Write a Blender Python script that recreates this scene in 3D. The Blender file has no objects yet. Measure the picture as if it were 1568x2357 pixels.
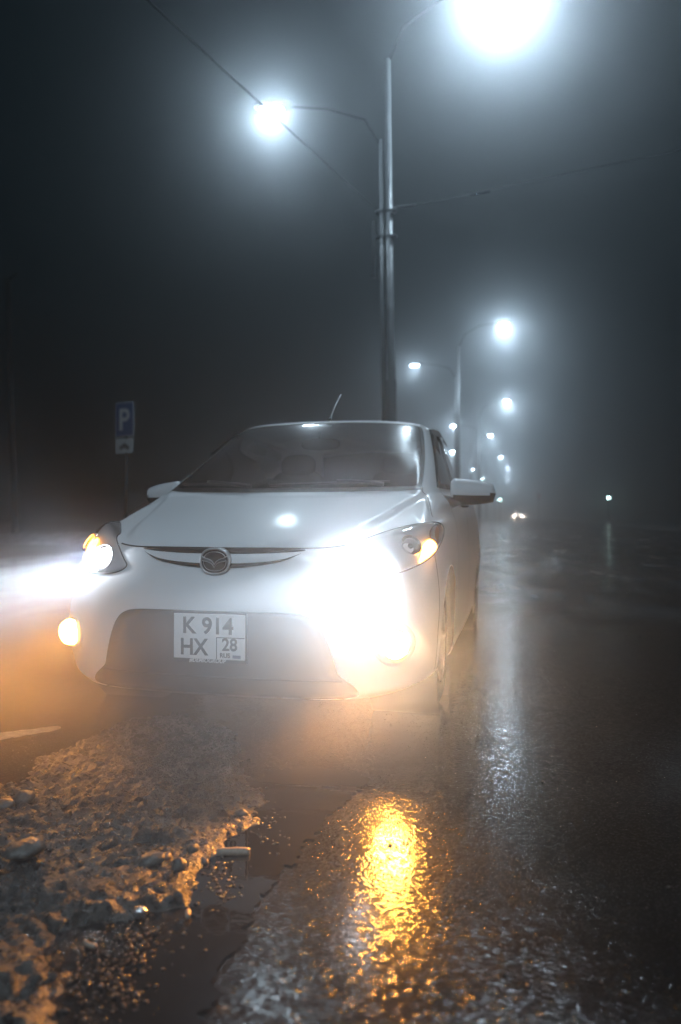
import bpy, bmesh, math, random
import numpy as np
from mathutils import Vector, Matrix, noise
from mathutils.bvhtree import BVHTree

S = bpy.context.scene
COL = S.collection
R = math.radians

# ------------------------------------------------------------------ camera
FPX, CX, CY = 1726.0, 784.0, 1178.5           # focal length and centre, in 1568 x 2357 picture units
CAM = Vector((1.155, -2.70, 0.878))
YAW, PITCH = R(13.44), R(0.24)
cam_d = bpy.data.cameras.new("camera")
cam_d.sensor_fit = 'VERTICAL'
cam_d.sensor_height = 36.0
cam_d.lens = FPX / 2357.0 * 36.0
cam_d.clip_start = 0.02
cam_d.clip_end = 2000
cam_d.dof.use_dof = True
cam_d.dof.focus_distance = 2.7
cam_d.dof.aperture_fstop = 1.8
cam = bpy.data.objects.new("camera", cam_d)
COL.objects.link(cam)
cam.location = CAM
cam.rotation_euler = (math.pi / 2 + PITCH, 0, YAW)
S.camera = cam
FWD = Vector((-math.sin(YAW) * math.cos(PITCH), math.cos(YAW) * math.cos(PITCH), math.sin(PITCH)))
RGT = Vector((math.cos(YAW), math.sin(YAW), 0))
UPV = RGT.cross(FWD)

def ray(px, py):
    return FWD + RGT * ((px - CX) / FPX) + UPV * ((CY - py) / FPX)
def at(px, py, d):
    return CAM + ray(px, py) * d
def ground_at(px, py, z=0.0):
    v = ray(px, py)
    return CAM + v * ((z - CAM.z) / v.z)

# ------------------------------------------------------------------ world, exposure
W = bpy.data.worlds.new("World")
S.world = W
W.use_nodes = True
wn = W.node_tree
bg = wn.nodes['Background']
bg.inputs[0].default_value = (.06, .42, .62, 1)        # night sky: a trace of teal
bg.inputs[1].default_value = .007
S.view_settings.view_transform = 'Standard'
S.view_settings.look = 'None'
S.view_settings.exposure = 0.0
S.view_settings.gamma = 1.0
S.render.film_transparent = False
cy = S.cycles
cy.use_denoising = True
cy.volume_bounces = 0
cy.max_bounces = 6
cy.diffuse_bounces = 2
cy.glossy_bounces = 3
cy.transparent_max_bounces = 12
cy.sample_clamp_indirect = 4.0
cy.caustics_reflective = False
cy.caustics_refractive = False

# ------------------------------------------------------------------ helpers
def tag(o, label=None, cat=None, group=None, kind=None):
    if label: o['label'] = label
    if cat: o['category'] = cat
    if group: o['group'] = group
    if kind: o['kind'] = kind
    return o

def empty(name, loc, rz=0.0):
    o = bpy.data.objects.new(name, None)
    o.empty_display_size = 0.2
    COL.objects.link(o)
    o.location = loc
    o.rotation_euler = (0, 0, rz)
    return o

def mesh_obj(name, verts, faces, mat, parent=None, smooth=True):
    me = bpy.data.meshes.new(name)
    me.from_pydata([tuple(v) for v in verts], [], [tuple(f) for f in faces])
    me.update()
    if smooth:
        me.polygons.foreach_set('use_smooth', [True] * len(me.polygons))
    o = bpy.data.objects.new(name, me)
    COL.objects.link(o)
    if mat: me.materials.append(mat)
    if parent is not None:
        o.parent = parent
        # every root empty sits at its thing's base: meshes are given in world space
        o.matrix_parent_inverse = parent_world(parent).inverted()
    return o

def parent_world(p):
    m = Matrix.LocRotScale(p.location, p.rotation_euler, p.scale)
    if p.parent is not None:
        m = parent_world(p.parent) @ p.matrix_parent_inverse @ m
    return m

class MB:
    def __init__(s): s.v = []; s.f = []
    def add(s, v, f):
        n = len(s.v); s.v += [Vector(x) for x in v]; s.f += [tuple(i + n for i in q) for q in f]; return s
    def box(s, c, size, M=None):
        x, y, z = [a / 2 for a in size]
        v = [Vector((i * x, j * y, k * z)) for i in (-1, 1) for j in (-1, 1) for k in (-1, 1)]
        if M is not None: v = [M @ q for q in v]
        v = [q + Vector(c) for q in v]
        return s.add(v, [(0, 1, 3, 2), (4, 6, 7, 5), (0, 4, 5, 1), (2, 3, 7, 6), (0, 2, 6, 4), (1, 5, 7, 3)])
    def tube(s, pts, rad, n=10, caps=True):
        pts = [Vector(p) for p in pts]
        if not hasattr(rad, '__len__'): rad = [rad] * len(pts)
        vs = []; up = None
        for i, p in enumerate(pts):
            t = (pts[min(i + 1, len(pts) - 1)] - pts[max(i - 1, 0)]).normalized()
            if up is None:
                up = Vector((0, 0, 1)) if abs(t.z) < .9 else Vector((1, 0, 0))
            a = (up - t * up.dot(t)).normalized(); b = t.cross(a); up = a
            vs += [p + (a * math.cos(2 * math.pi * k / n) + b * math.sin(2 * math.pi * k / n)) * rad[i] for k in range(n)]
        fs = [(i * n + k, i * n + (k + 1) % n, (i + 1) * n + (k + 1) % n, (i + 1) * n + k) for i in range(len(pts) - 1) for k in range(n)]
        if caps:
            fs.append(tuple(reversed(range(n)))); fs.append(tuple((len(pts) - 1) * n + k for k in range(n)))
        return s.add(vs, fs)
    def lathe(s, prof, c, M=None, n=32):
        # prof: (radius, height) along local z
        vs = [Vector((r_ * math.cos(2 * math.pi * k / n), r_ * math.sin(2 * math.pi * k / n), h)) for r_, h in prof for k in range(n)]
        if M is not None: vs = [M @ v for v in vs]
        vs = [v + Vector(c) for v in vs]
        fs = [(i * n + k, i * n + (k + 1) % n, (i + 1) * n + (k + 1) % n, (i + 1) * n + k) for i in range(len(prof) - 1) for k in range(n)]
        return s.add(vs, fs)
    def ellipsoid(s, c, rad, M=None, nu=20, nv=12, e=1.0):
        vs = []; fs = []
        sg = lambda x: math.copysign(abs(x) ** e, x)
        for i in range(nv + 1):
            th = -math.pi / 2 + math.pi * i / nv
            for k in range(nu):
                ph = 2 * math.pi * k / nu
                v = Vector((rad[0] * sg(math.cos(th)) * sg(math.cos(ph)), rad[1] * sg(math.cos(th)) * sg(math.sin(ph)), rad[2] * sg(math.sin(th))))
                if M is not None: v = M @ v
                vs.append(v + Vector(c))
        for i in range(nv):
            for k in range(nu):
                fs.append((i * nu + k, i * nu + (k + 1) % nu, (i + 1) * nu + (k + 1) % nu, (i + 1) * nu + k))
        return s.add(vs, fs)
    def mirror(s):
        return MB().add([Vector((-v.x, v.y, v.z)) for v in s.v], [tuple(reversed(f)) for f in s.f])
    def build(s, name, mat, parent=None, smooth=True):
        return mesh_obj(name, s.v, s.f, mat, parent, smooth)

def bevel(o, w, seg=2):
    m = o.modifiers.new('bevel', 'BEVEL'); m.width = w; m.segments = seg; m.limit_method = 'ANGLE'; m.angle_limit = R(40)
    return o

def poly_smooth(pts, k=6, closed=True):
    n = len(pts); out = []
    pts = [np.array(p, float) for p in pts]
    rng = range(n) if closed else range(n - 1)
    for i in rng:
        if closed: a, b, c, d = pts[i - 1], pts[i], pts[(i + 1) % n], pts[(i + 2) % n]
        else: a, b, c, d = pts[max(i - 1, 0)], pts[i], pts[i + 1], pts[min(i + 2, n - 1)]
        for j in range(k):
            t = j / k
            out.append(.5 * (2 * b + (c - a) * t + (2 * a - 5 * b + 4 * c - d) * t * t + (3 * b - a - 3 * c + d) * t ** 3))
    if not closed: out.append(pts[-1])
    return out

# ------------------------------------------------------------------ materials
def mat(name, base=(.5, .5, .5), rough=.5, metal=0.0, spec=.5, coat=0.0, coat_r=.05, emit=None, es=0.0):
    m = bpy.data.materials.new(name); m.use_nodes = True
    b = m.node_tree.nodes['Principled BSDF']
    b.inputs['Base Color'].default_value = (*base, 1)
    b.inputs['Roughness'].default_value = rough
    b.inputs['Metallic'].default_value = metal
    b.inputs['Specular IOR Level'].default_value = spec
    b.inputs['Coat Weight'].default_value = coat
    b.inputs['Coat Roughness'].default_value = coat_r
    if emit:
        b.inputs['Emission Color'].default_value = (*emit, 1)
        b.inputs['Emission Strength'].default_value = es
    return m

class NT:
    def __init__(s, m): s.t = m.node_tree; s.n = s.t.nodes; s.b = s.n.get('Principled BSDF')
    def new(s, kind, **kw):
        q = s.n.new(kind)
        for k, v in kw.items(): setattr(q, k, v)
        return q
    def link(s, a, b): s.t.links.new(a, b)
    def coords(s, out='Object'):
        return s.new('ShaderNodeTexCoord').outputs[out]
    def noise(s, vec, scale, detail=4, rough=.55, dist=0.0):
        q = s.new('ShaderNodeTexNoise'); s.link(vec, q.inputs['Vector'])
        q.inputs['Scale'].default_value = scale; q.inputs['Detail'].default_value = detail
        q.inputs['Roughness'].default_value = rough; q.inputs['Distortion'].default_value = dist
        return q.outputs['Fac']
    def voro(s, vec, scale, feature='F1', out='Distance', rnd=1.0):
        q = s.new('ShaderNodeTexVoronoi', feature=feature); s.link(vec, q.inputs['Vector'])
        q.inputs['Scale'].default_value = scale; q.inputs['Randomness'].default_value = rnd
        return q.outputs[out]
    def ramp(s, fac, stops, interp='LINEAR'):
        q = s.new('ShaderNodeValToRGB'); s.link(fac, q.inputs[0]); e = q.color_ramp.elements
        q.color_ramp.interpolation = interp
        while len(e) < len(stops): e.new(.5)
        for i, (p, c) in enumerate(stops):
            e[i].position = p
            e[i].color = (c, c, c, 1) if not hasattr(c, '__len__') else (*c, 1)
        return q.outputs[0]
    def math(s, op, a, b=None, clamp=False):
        q = s.new('ShaderNodeMath', operation=op, use_clamp=clamp)
        for i, x in enumerate((a, b)):
            if x is None: continue
            if isinstance(x, (int, float)): q.inputs[i].default_value = x
            else: s.link(x, q.inputs[i])
        return q.outputs[0]
    def bump(s, h, strength, dist, normal=None):
        q = s.new('ShaderNodeBump'); s.link(h, q.inputs['Height'])
        if isinstance(strength, (int, float)): q.inputs['Strength'].default_value = strength
        else: s.link(strength, q.inputs['Strength'])
        q.inputs['Distance'].default_value = dist
        if normal: s.link(normal, q.inputs['Normal'])
        return q.outputs[0]

def rough_var(m, lo, hi, scale, base_lo=None, base_hi=None, bump=0.0, bscale=60, bdist=.002):
    t = NT(m); v = t.coords(); f = t.noise(v, scale, 5)
    t.link(t.ramp(f, [(.3, lo), (.7, hi)]), t.b.inputs['Roughness'])
    if base_lo is not None:
        t.link(t.ramp(t.noise(v, scale * 1.7, 6), [(.3, base_lo), (.7, base_hi)]), t.b.inputs['Base Color'])
    if bump: t.link(t.bump(t.noise(v, bscale, 4), bump, bdist), t.b.inputs['Normal'])
    return m

M_paint = rough_var(mat('white_paint', (.74, .75, .77), .5, 0.0, .5, .28, .16), .44, .52, 3)
M_black = rough_var(mat('black_plastic', (.012, .012, .013), .45), .35, .6, 14)
M_gap = mat('dark_gap', (.006, .006, .007), .7)
M_intake = rough_var(mat('intake_mesh', (.012, .012, .014), .5), .4, .6, 20)
M_chrome = mat('chrome', (.62, .63, .65), .12, 1.0)
M_reflector = mat('reflector', (.75, .76, .78), .08, 1.0)
M_housing = mat('lamp_housing', (.62, .62, .64), .4, .15)
M_badge = mat('badge_chrome', (.58, .59, .61), .35, .45)
M_wing = mat('emblem_wing', (.10, .10, .11), .3, .6)
M_emblem_dark = mat('emblem_dark', (.03, .03, .035), .2, .4)
M_tyre = rough_var(mat('tyre_rubber', (.012, .012, .012), .75), .6, .85, 30)
M_rim = mat('alloy_rim', (.45, .46, .48), .3, 1.0)
M_interior = rough_var(mat('interior_cloth', (.014, .016, .019), .85), .8, .95, 40)
M_dash = mat('dash_plastic', (.010, .011, .013), .6)
M_plate = mat('plate_white', (.72, .72, .72), .35)
M_ink = mat('plate_ink', (.01, .01, .012), .5)
M_whiteink = mat('white_ink', (.7, .7, .7), .5)
M_amber_dull = mat('amber_reflector', (.35, .10, .02), .2, 0.3)
M_amber = mat('amber_glow', (.8, .3, .05), .3, emit=(1.0, .38, .05), es=22)
M_low = mat('headlight_bulb', (1, 1, 1), .3, emit=(.86, .92, 1.0), es=6)
M_fog = mat('fog_bulb', (1, .8, .5), .3, emit=(1.0, .42, .07), es=130)
M_red = mat('red_glow', (.6, .02, .03), .3, emit=(1.0, .03, .1), es=1.0)

def clear(name, tint=(1, 1, 1), ior=1.45, rough=.02, dirt=None, film=0.0):
    m = bpy.data.materials.new(name); m.use_nodes = True
    t = NT(m); t.n.remove(t.b); out = t.n['Material Output']
    tr = t.new('ShaderNodeBsdfTransparent'); tr.inputs[0].default_value = (*tint, 1)
    gl0 = t.new('ShaderNodeBsdfGlossy'); gl0.inputs['Roughness'].default_value = rough
    gl1 = t.new('ShaderNodeBsdfGlossy'); gl1.inputs['Roughness'].default_value = film
    gl = t.new('ShaderNodeMixShader'); gl.inputs[0].default_value = .45 if film > rough else 0
    t.link(gl0.outputs[0], gl.inputs[1]); t.link(gl1.outputs[0], gl.inputs[2])
    fr = t.new('ShaderNodeFresnel'); fr.inputs['IOR'].default_value = ior
    mx = t.new('ShaderNodeMixShader')
    t.link(fr.outputs[0], mx.inputs[0]); t.link(tr.outputs[0], mx.inputs[1]); t.link(gl.outputs[0], mx.inputs[2])
    last = mx.outputs[0]
    if dirt:
        lo, hi, col = dirt
        v = t.coords(); f = t.noise(v, 5, 6, .6, .4)
        if film > .2:
            sp_ = t.new('ShaderNodeSeparateXYZ'); t.link(v, sp_.inputs[0])
            along = t.math('MULTIPLY', t.math('SUBTRACT', sp_.outputs[1], .96), 1.155)
            wiped = None
            for px_, rad_ in ((.06, .60), (-.50, .50)):
                dx = t.math('SUBTRACT', sp_.outputs[0], px_)
                d_ = t.math('SQRT', t.math('ADD', t.math('MULTIPLY', dx, dx), t.math('MULTIPLY', along, along)))
                m_ = t.ramp(t.math('SUBTRACT', d_, rad_ - .5), [(.49, 1.0), (.505, 0.0)])
                wiped = m_ if wiped is None else t.math('MAXIMUM', wiped, m_)
            f = t.math('SUBTRACT', t.math('ADD', f, .45), t.math('MULTIPLY', wiped, .45))
        df = t.new('ShaderNodeBsdfDiffuse'); df.inputs[0].default_value = (*col, 1)
        m2 = t.new('ShaderNodeMixShader')
        t.link(t.ramp(f, [(.4, lo), (1.0, hi)]), m2.inputs[0]); t.link(last, m2.inputs[1]); t.link(df.outputs[0], m2.inputs[2])
        last = m2.outputs[0]
    t.link(last, out.inputs['Surface'])
    return m
M_lens = clear('clear_lens', (.95, .96, .97))
M_glass = clear('windscreen_glass', (.13, .14, .15), 1.55, .06, (.01, .09, (.5, .52, .55)), .22)
M_sideglass = clear('side_glass', (.35, .37, .38), 1.52, .03, (.02, .08, (.4, .42, .45)))
M_drop = clear('water_drop', (.9, .93, .95), 1.5, .02)

M_pole = rough_var(mat('galvanised_steel', (.075, .08, .085), .5, .3), .28, .5, 6)
M_darkpole = mat('painted_pole', (.035, .04, .045), .6, 0)
M_armdark = mat('arm_unlit_black', (.0015, .0015, .002), 1.0, 0, 0.0)  # near-black colour makes the arms look unlit beside their own lamps
M_wire = mat('wire', (.012, .012, .013), .8)
M_headbody = mat('lamp_head_casing', (.12, .12, .13), .5, .3)
LAMPCOL = (.66, .85, 1.0)
M_led_far = mat('street_lamp_lens_far', (1, 1, 1), .3, emit=LAMPCOL, es=420)
M_led = mat('street_lamp_lens', (1, 1, 1), .3, emit=LAMPCOL, es=45)

# ---- wet asphalt
def make_asphalt():
    m = mat('wet_asphalt', (.03, .03, .032), .25, 0, .12); t = NT(m)
    v = t.coords()
    big = t.noise(v, .35, 5, .6, .6)
    mid = t.noise(v, 2.2, 5, .6)
    # stone heads of mixed size standing out of a thin water film
    h = t.math('MULTIPLY', t.noise(v, 80, 3), .12)
    for sc_, amp in ((190, 1.0),):
        q = t.new('ShaderNodeTexVoronoi', feature='F1'); t.link(v, q.inputs['Vector']); q.inputs['Scale'].default_value = sc_
        sz = t.new('ShaderNodeSeparateColor'); t.link(q.outputs['Color'], sz.inputs[0])
        rr = t.math('MULTIPLY', t.math('POWER', sz.outputs[0], 1.5), .62)
        x = t.math('DIVIDE', q.outputs['Distance'], t.math('ADD', rr, .02))
        dome = t.math('MULTIPLY', t.math('SQRT', t.math('SUBTRACT', 1.0, t.math('MULTIPLY', x, x), True)), rr)
        h = t.math('ADD', h, t.math('MULTIPLY', dome, amp))
    patchy = t.ramp(t.voro(v, 60, 'F1', 'Color'), [(.3, .25), (.8, 1.0)])
    t.link(t.bump(h, patchy, .020), t.b.inputs['Normal'])
    mp = t.new('ShaderNodeMapping'); mp.inputs['Scale'].default_value = (1.3, .45, 1); t.link(v, mp.inputs['Vector'])
    slush = t.noise(mp.outputs[0], 1.1, 6, .62, .8)
    sep = t.new('ShaderNodeSeparateXYZ'); t.link(v, sep.inputs[0])
    far = t.ramp(t.math('MULTIPLY', sep.outputs[1], .1), [(.10, 0.0), (.45, 1.0)])
    sl = t.math('MULTIPLY', t.ramp(slush, [(.42, 0.0), (.75, .7)]), far)
    wet = t.ramp(t.math('ADD', t.math('MULTIPLY', big, .6), t.math('MULTIPLY', mid, .4)), [(.38, .07), (.62, .11)])
    t.link(t.math('ADD', wet, t.math('MULTIPLY', sl, .4)), t.b.inputs['Roughness'])
    # grey slush lies in patches on black asphalt
    mx = t.new('ShaderNodeMix', data_type='RGBA'); t.link(sl, mx.inputs[0])
    t.link(t.ramp(mid, [(.40, (.005, .005, .006)), (.65, (.014, .014, .015))]), mx.inputs[6]); mx.inputs[7].default_value = (.07, .073, .077, 1)
    t.link(mx.outputs[2], t.b.inputs['Base Color'])
    return m
M_asphalt = make_asphalt()
M_water = mat('puddle_water', (.006, .006, .007), .04, 0, .5)
t = NT(M_water); t.link(t.bump(t.noise(t.coords(), 9, 3), .15, .004), t.b.inputs['Normal'])
M_line = rough_var(mat('road_paint', (.55, .52, .45), .5), .4, .7, 20, (.12, .11, .095), (.34, .32, .28), .5, 90, .003)

def make_ice():
    m = mat('dirty_ice', (.2, .17, .14), .35, 0, .5); t = NT(m); v = t.coords()
    n1 = t.noise(v, 7, 6, .65, .5); n2 = t.noise(v, 38, 5, .6)
    f = t.math('ADD', t.math('MULTIPLY', n1, .6), t.math('MULTIPLY', n2, .4))
    t.link(t.ramp(f, [(.40, (.007, .006, .0055)), (.5, (.030, .025, .022)), (.62, (.11, .095, .083))]), t.b.inputs['Base Color'])
    t.link(t.ramp(n2, [(.35, .12), (.65, .55)]), t.b.inputs['Roughness'])
    h = t.math('ADD', t.math('MULTIPLY', t.noise(v, 70, 6, .7), 1.0), t.math('MULTIPLY', t.voro(v, 150, 'F1'), -.5))
    t.link(t.bump(h, 1.0, .010), t.b.inputs['Normal'])
    return m
M_ice = make_ice()
M_stone = rough_var(mat('stone', (.3, .27, .24), .5), .35, .6, 40, (.03, .026, .022), (.10, .088, .075), .9, 90, .005)
M_gravel = rough_var(mat('wet_gravel', (.03, .027, .024), .2), .12, .35, 60, (.012, .011, .010), (.05, .044, .038))
M_paper = rough_var(mat('butt_paper', (.6, .52, .42), .6), .5, .7, 60, (.16, .125, .09), (.28, .23, .18), .4, 200, .001)
M_foil = mat('foil', (.7, .71, .72), .25, .9)
M_snow = rough_var(mat('dirty_snow', (.35, .35, .36), .7), .6, .8, 2, (.16, .16, .17), (.42, .42, .44), .8, 6, .05)
M_ground = rough_var(mat('dark_ground', (.05, .048, .045), .8), .7, .9, .5, (.03, .03, .03), (.07, .066, .062), .6, 8, .05)

# ------------------------------------------------------------------ car body surface (half, mirrored)
ROWS = [
 [(0,.06,.17),(.22,.065,.17),(.42,.085,.17),(.58,.13,.175),(.70,.24,.19),(.775,.42,.2),(.80,.8,.2),(.80,1.2,.17),(.79,1.6,.16),(.79,2.2,.16),(.79,2.85,.17),(.80,3.29,.2),(.77,3.62,.23),(.66,3.80,.25),(.38,3.85,.25),(0,3.86,.25)],
 [(0,.025,.215),(.22,.03,.215),(.43,.055,.215),(.60,.11,.22),(.73,.22,.23),(.81,.41,.24),(.825,.8,.25),(.82,1.2,.21),(.815,1.6,.2),(.815,2.2,.2),(.815,2.85,.21),(.82,3.29,.25),(.80,3.64,.29),(.69,3.83,.31),(.39,3.88,.31),(0,3.89,.31)],
 [(0,0,.385),(.22,.008,.385),(.44,.035,.385),(.63,.10,.385),(.755,.21,.385),(.825,.40,.39),(.84,.8,.4),(.835,1.2,.39),(.83,1.6,.38),(.83,2.2,.38),(.835,2.85,.39),(.845,3.29,.41),(.82,3.64,.45),(.71,3.84,.48),(.4,3.895,.48),(0,3.9,.48)],
 [(0,0,.53),(.22,.01,.53),(.44,.04,.53),(.63,.115,.53),(.76,.235,.53),(.83,.42,.54),(.8475,.8,.56),(.842,1.2,.56),(.838,1.6,.55),(.838,2.2,.55),(.842,2.85,.57),(.8475,3.29,.6),(.82,3.64,.62),(.715,3.83,.62),(.4,3.88,.62),(0,3.89,.62)],
 [(0,.035,.66),(.22,.05,.66),(.44,.095,.665),(.615,.175,.68),(.735,.29,.69),(.81,.44,.70),(.838,.8,.72),(.835,1.2,.71),(.832,1.6,.70),(.832,2.2,.7),(.835,2.85,.72),(.84,3.29,.75),(.80,3.62,.76),(.70,3.79,.76),(.4,3.85,.76),(0,3.86,.76)],
 [(0,.065,.748),(.22,.085,.748),(.42,.14,.75),(.575,.25,.775),(.69,.39,.81),(.765,.53,.838),(.81,.72,.84),(.825,1.2,.83),(.825,1.6,.83),(.826,2.2,.84),(.825,2.85,.86),(.82,3.29,.89),(.775,3.58,.9),(.67,3.74,.9),(.38,3.80,.9),(0,3.81,.9)],
 [(0,.16,.80),(.2,.18,.80),(.38,.25,.81),(.53,.36,.83),(.64,.49,.85),(.715,.59,.862),(.77,.70,.872),(.80,1.17,.90),(.805,1.58,.905),(.805,2.2,.92),(.80,2.85,.94),(.79,3.27,.97),(.74,3.54,.985),(.64,3.69,.99),(.36,3.75,.99),(0,3.76,.99)],
 [(0,.42,.885),(.18,.44,.886),(.35,.50,.89),(.49,.58,.895),(.60,.67,.905),(.68,.735,.915),(.748,.80,.92),(.785,1.16,.945),(.79,1.57,.95),(.785,2.2,.965),(.775,2.85,.985),(.755,3.24,1.01),(.70,3.49,1.03),(.6,3.63,1.04),(.34,3.69,1.04),(0,3.7,1.04)],
 [(0,.70,.955),(.17,.715,.955),(.33,.76,.957),(.46,.81,.96),(.57,.865,.962),(.65,.91,.966),(.715,.95,.972),(.757,1.15,.98),(.77,1.56,.985),(.765,2.2,1.0),(.75,2.85,1.025),(.72,3.2,1.05),(.665,3.44,1.07),(.57,3.57,1.08),(.32,3.62,1.085),(0,3.63,1.085)],
 [(0,.94,1.005),(.16,.95,1.005),(.31,.97,1.007),(.43,.99,1.01),(.53,1.01,1.012),(.61,1.03,1.014),(.675,1.055,1.018),(.735,1.2,1.02),(.745,1.55,1.03),(.74,2.2,1.045),(.72,2.85,1.07),(.68,3.16,1.1),(.62,3.38,1.12),(.53,3.51,1.13),(.3,3.56,1.135),(0,3.57,1.135)],
 [(0,1.31,1.235),(.15,1.315,1.235),(.29,1.33,1.233),(.41,1.355,1.23),(.505,1.385,1.225),(.58,1.42,1.22),(.635,1.455,1.215),(.685,1.54,1.21),(.69,1.74,1.225),(.68,2.2,1.25),(.66,2.85,1.27),(.62,3.07,1.28),(.565,3.22,1.285),(.48,3.33,1.29),(.27,3.37,1.295),(0,3.38,1.295)],
 [(0,1.70,1.435),(.14,1.705,1.435),(.27,1.72,1.433),(.375,1.74,1.43),(.455,1.765,1.426),(.52,1.795,1.421),(.573,1.834,1.413),(.612,1.88,1.395),(.625,2.0,1.395),(.625,2.3,1.41),(.60,2.8,1.395),(.56,3.0,1.385),(.51,3.1,1.38),(.43,3.17,1.385),(.25,3.2,1.395),(0,3.21,1.4)],
 [(0,1.86,1.458),(.13,1.865,1.458),(.25,1.875,1.456),(.345,1.89,1.453),(.42,1.91,1.449),(.475,1.93,1.444),(.52,1.96,1.437),(.55,2.0,1.428),(.56,2.1,1.43),(.555,2.35,1.438),(.53,2.75,1.425),(.5,2.93,1.415),(.45,3.02,1.41),(.38,3.08,1.41),(.22,3.1,1.418),(0,3.11,1.42)],
]
r12 = ROWS[12]
ROWS.append([(x * .5, y + (2.45 - y) * .45, z + .018 + (.01 if 6 < i < 11 else 0)) for i, (x, y, z) in enumerate(r12)])
ROWS.append([(0, y + (2.45 - y) * .7, min(1.478, z + .022 + (.012 if 5 < i < 12 else 0))) for i, (x, y, z) in enumerate(r12)])
P = np.array(ROWS, float)
NR, NC = P.shape[0] - 1, P.shape[1] - 1
MX = np.array([-1, 1, 1.])
ext = np.concatenate([(P[:, 1] * MX)[:, None], P, (P[:, -2] * MX)[:, None]], 1)
ext = np.concatenate([2 * ext[:1] - ext[1:2], ext, (ext[-2:-1] * MX)], 0)

def cr_w(t):
    return np.stack([-.5 * t + t * t - .5 * t ** 3, 1 - 2.5 * t * t + 1.5 * t ** 3, .5 * t + 2 * t * t - 1.5 * t ** 3, -.5 * t * t + .5 * t ** 3], -1)
def surf(c, r):
    c = np.atleast_1d(np.asarray(c, float)); r = np.atleast_1d(np.asarray(r, float))
    ci = np.clip(np.floor(c).astype(int), 0, NC - 1); ri = np.clip(np.floor(r).astype(int), 0, NR - 1)
    wc = cr_w(c - ci); wr = cr_w(r - ri); out = 0
    for a in range(4):
        for b in range(4):
            out = out + (wr[:, a] * wc[:, b])[:, None] * ext[ri + a, ci + b]
    return out
def surf_n(c, r):
    e = 1e-3
    du = surf(np.clip(np.asarray(c, float) + e, 0, NC), r) - surf(np.clip(np.asarray(c, float) - e, 0, NC), r)
    dv = surf(c, np.clip(np.asarray(r, float) + e, 0, NR)) - surf(c, np.clip(np.asarray(r, float) - e, 0, NR))
    n = np.cross(du, dv); return n / (np.linalg.norm(n, axis=1)[:, None] + 1e-12)

K = 12
cs = np.arange(NC * K + 1) / K; rs = np.arange(NR * K + 1) / K
CC, RR = np.meshgrid(cs, rs)
G = surf(CC.ravel(), RR.ravel())
WC = len(cs)
# sculpted crease: the hood drops from its raised centre to the wings along a line from screen corner to lamp
_cy = np.array([.157, .225, .342, .506, .718, .849, .987, 1.06]); _cx = np.array([.395, .449, .495, .537, .587, .618, .662, .70])
_xc = np.interp(G[:, 1], _cy, _cx)
_t = np.clip((np.abs(G[:, 0]) - _xc) / .05, 0, 1); _t = _t * _t * (3 - 2 * _t)
_fade = np.clip((G[:, 1] - .12) / .2, 0, 1) * np.clip((1.05 - G[:, 1]) / .12, 0, 1) * np.clip((RR.ravel() - 5.0) / .6, 0, 1) * (CC.ravel() < 7.0) * np.clip((6.6 - CC.ravel()) / .6, 0, 1)
G[:, 2] -= .020 * _t * _fade
# wheel arches: snap vertices to circles
WHEELS = [(.80, .30), (3.29, .30)]
ARCH_R = .345
GI = np.zeros(len(G), bool)
Gg = G.reshape(len(rs), WC, 3)
side = (CC >= 4.5) & (CC <= 12.5) & (RR < 5)
inside = np.zeros_like(CC, bool)
for wy, wz in WHEELS:
    d = np.hypot(Gg[..., 1] - wy, Gg[..., 2] - wz)
    ins = (d < ARCH_R) & side
    out_n = np.zeros_like(ins)
    for dr in (-1, 0, 1):
        for dc in (-1, 0, 1):
            out_n |= np.roll(np.roll(~ins, dr, 0), dc, 1)
    snap = ins & out_n
    for i, j in zip(*np.nonzero(snap)):
        v = Gg[i, j]; k = ARCH_R / max(d[i, j], 1e-6)
        Gg[i, j] = (v[0], wy + (v[1] - wy) * k, wz + (v[2] - wz) * k)
    inside |= ins
G = Gg.reshape(-1, 3)

def region(c, r):
    if r > 11: return 'body'
    if c < 6:
        if r > 9: return 'windscreen'
        if r > 5: return 'hood'
        if c < 5: return 'bumper'
        return 'body'
    if r > 9 + 1 / 12 and r < 11 - 1 / 12:
        if 7 + 1 / 12 < c < 11.5: return 'side_window'
        if c > 13.25: return 'rear_window'
    if r > 1 and r < 9:
        if 7 + 4 / 12 < c < 9: return 'front_door'
        if 9 < c < 10 + 6 / 12: return 'rear_door'
    return 'body'
faces_by = {}
for i in range(len(rs) - 1):
    for j in range(WC - 1):
        if inside[i, j] and inside[i + 1, j] and inside[i, j + 1] and inside[i + 1, j + 1]: continue
        nm = region((cs[j] + cs[j + 1]) / 2, (rs[i] + rs[i + 1]) / 2)
        a = i * WC + j
        faces_by.setdefault(nm, []).append((a, a + 1, a + WC + 1, a + WC))
def extract(fs, off=0.0, sides=(1, -1)):
    """vertices and faces of a region, mirrored over the car's centre plane"""
    vs = []; out = []; idx = {}
    for sgn in sides:
        for f in fs:
            q = []
            for a in f:
                p = G[a]; key = (a, 0 if abs(p[0]) < 1e-6 else sgn)
                if key not in idx:
                    idx[key] = len(vs); vs.append((p[0] * sgn, p[1], p[2]))
                q.append(idx[key])
            if len(set(q)) < 3: continue
            q = [x for n, x in enumerate(q) if x != q[n - 1]]
            out.append(tuple(q) if sgn == 1 else tuple(reversed(q)))
    return vs, out

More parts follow.
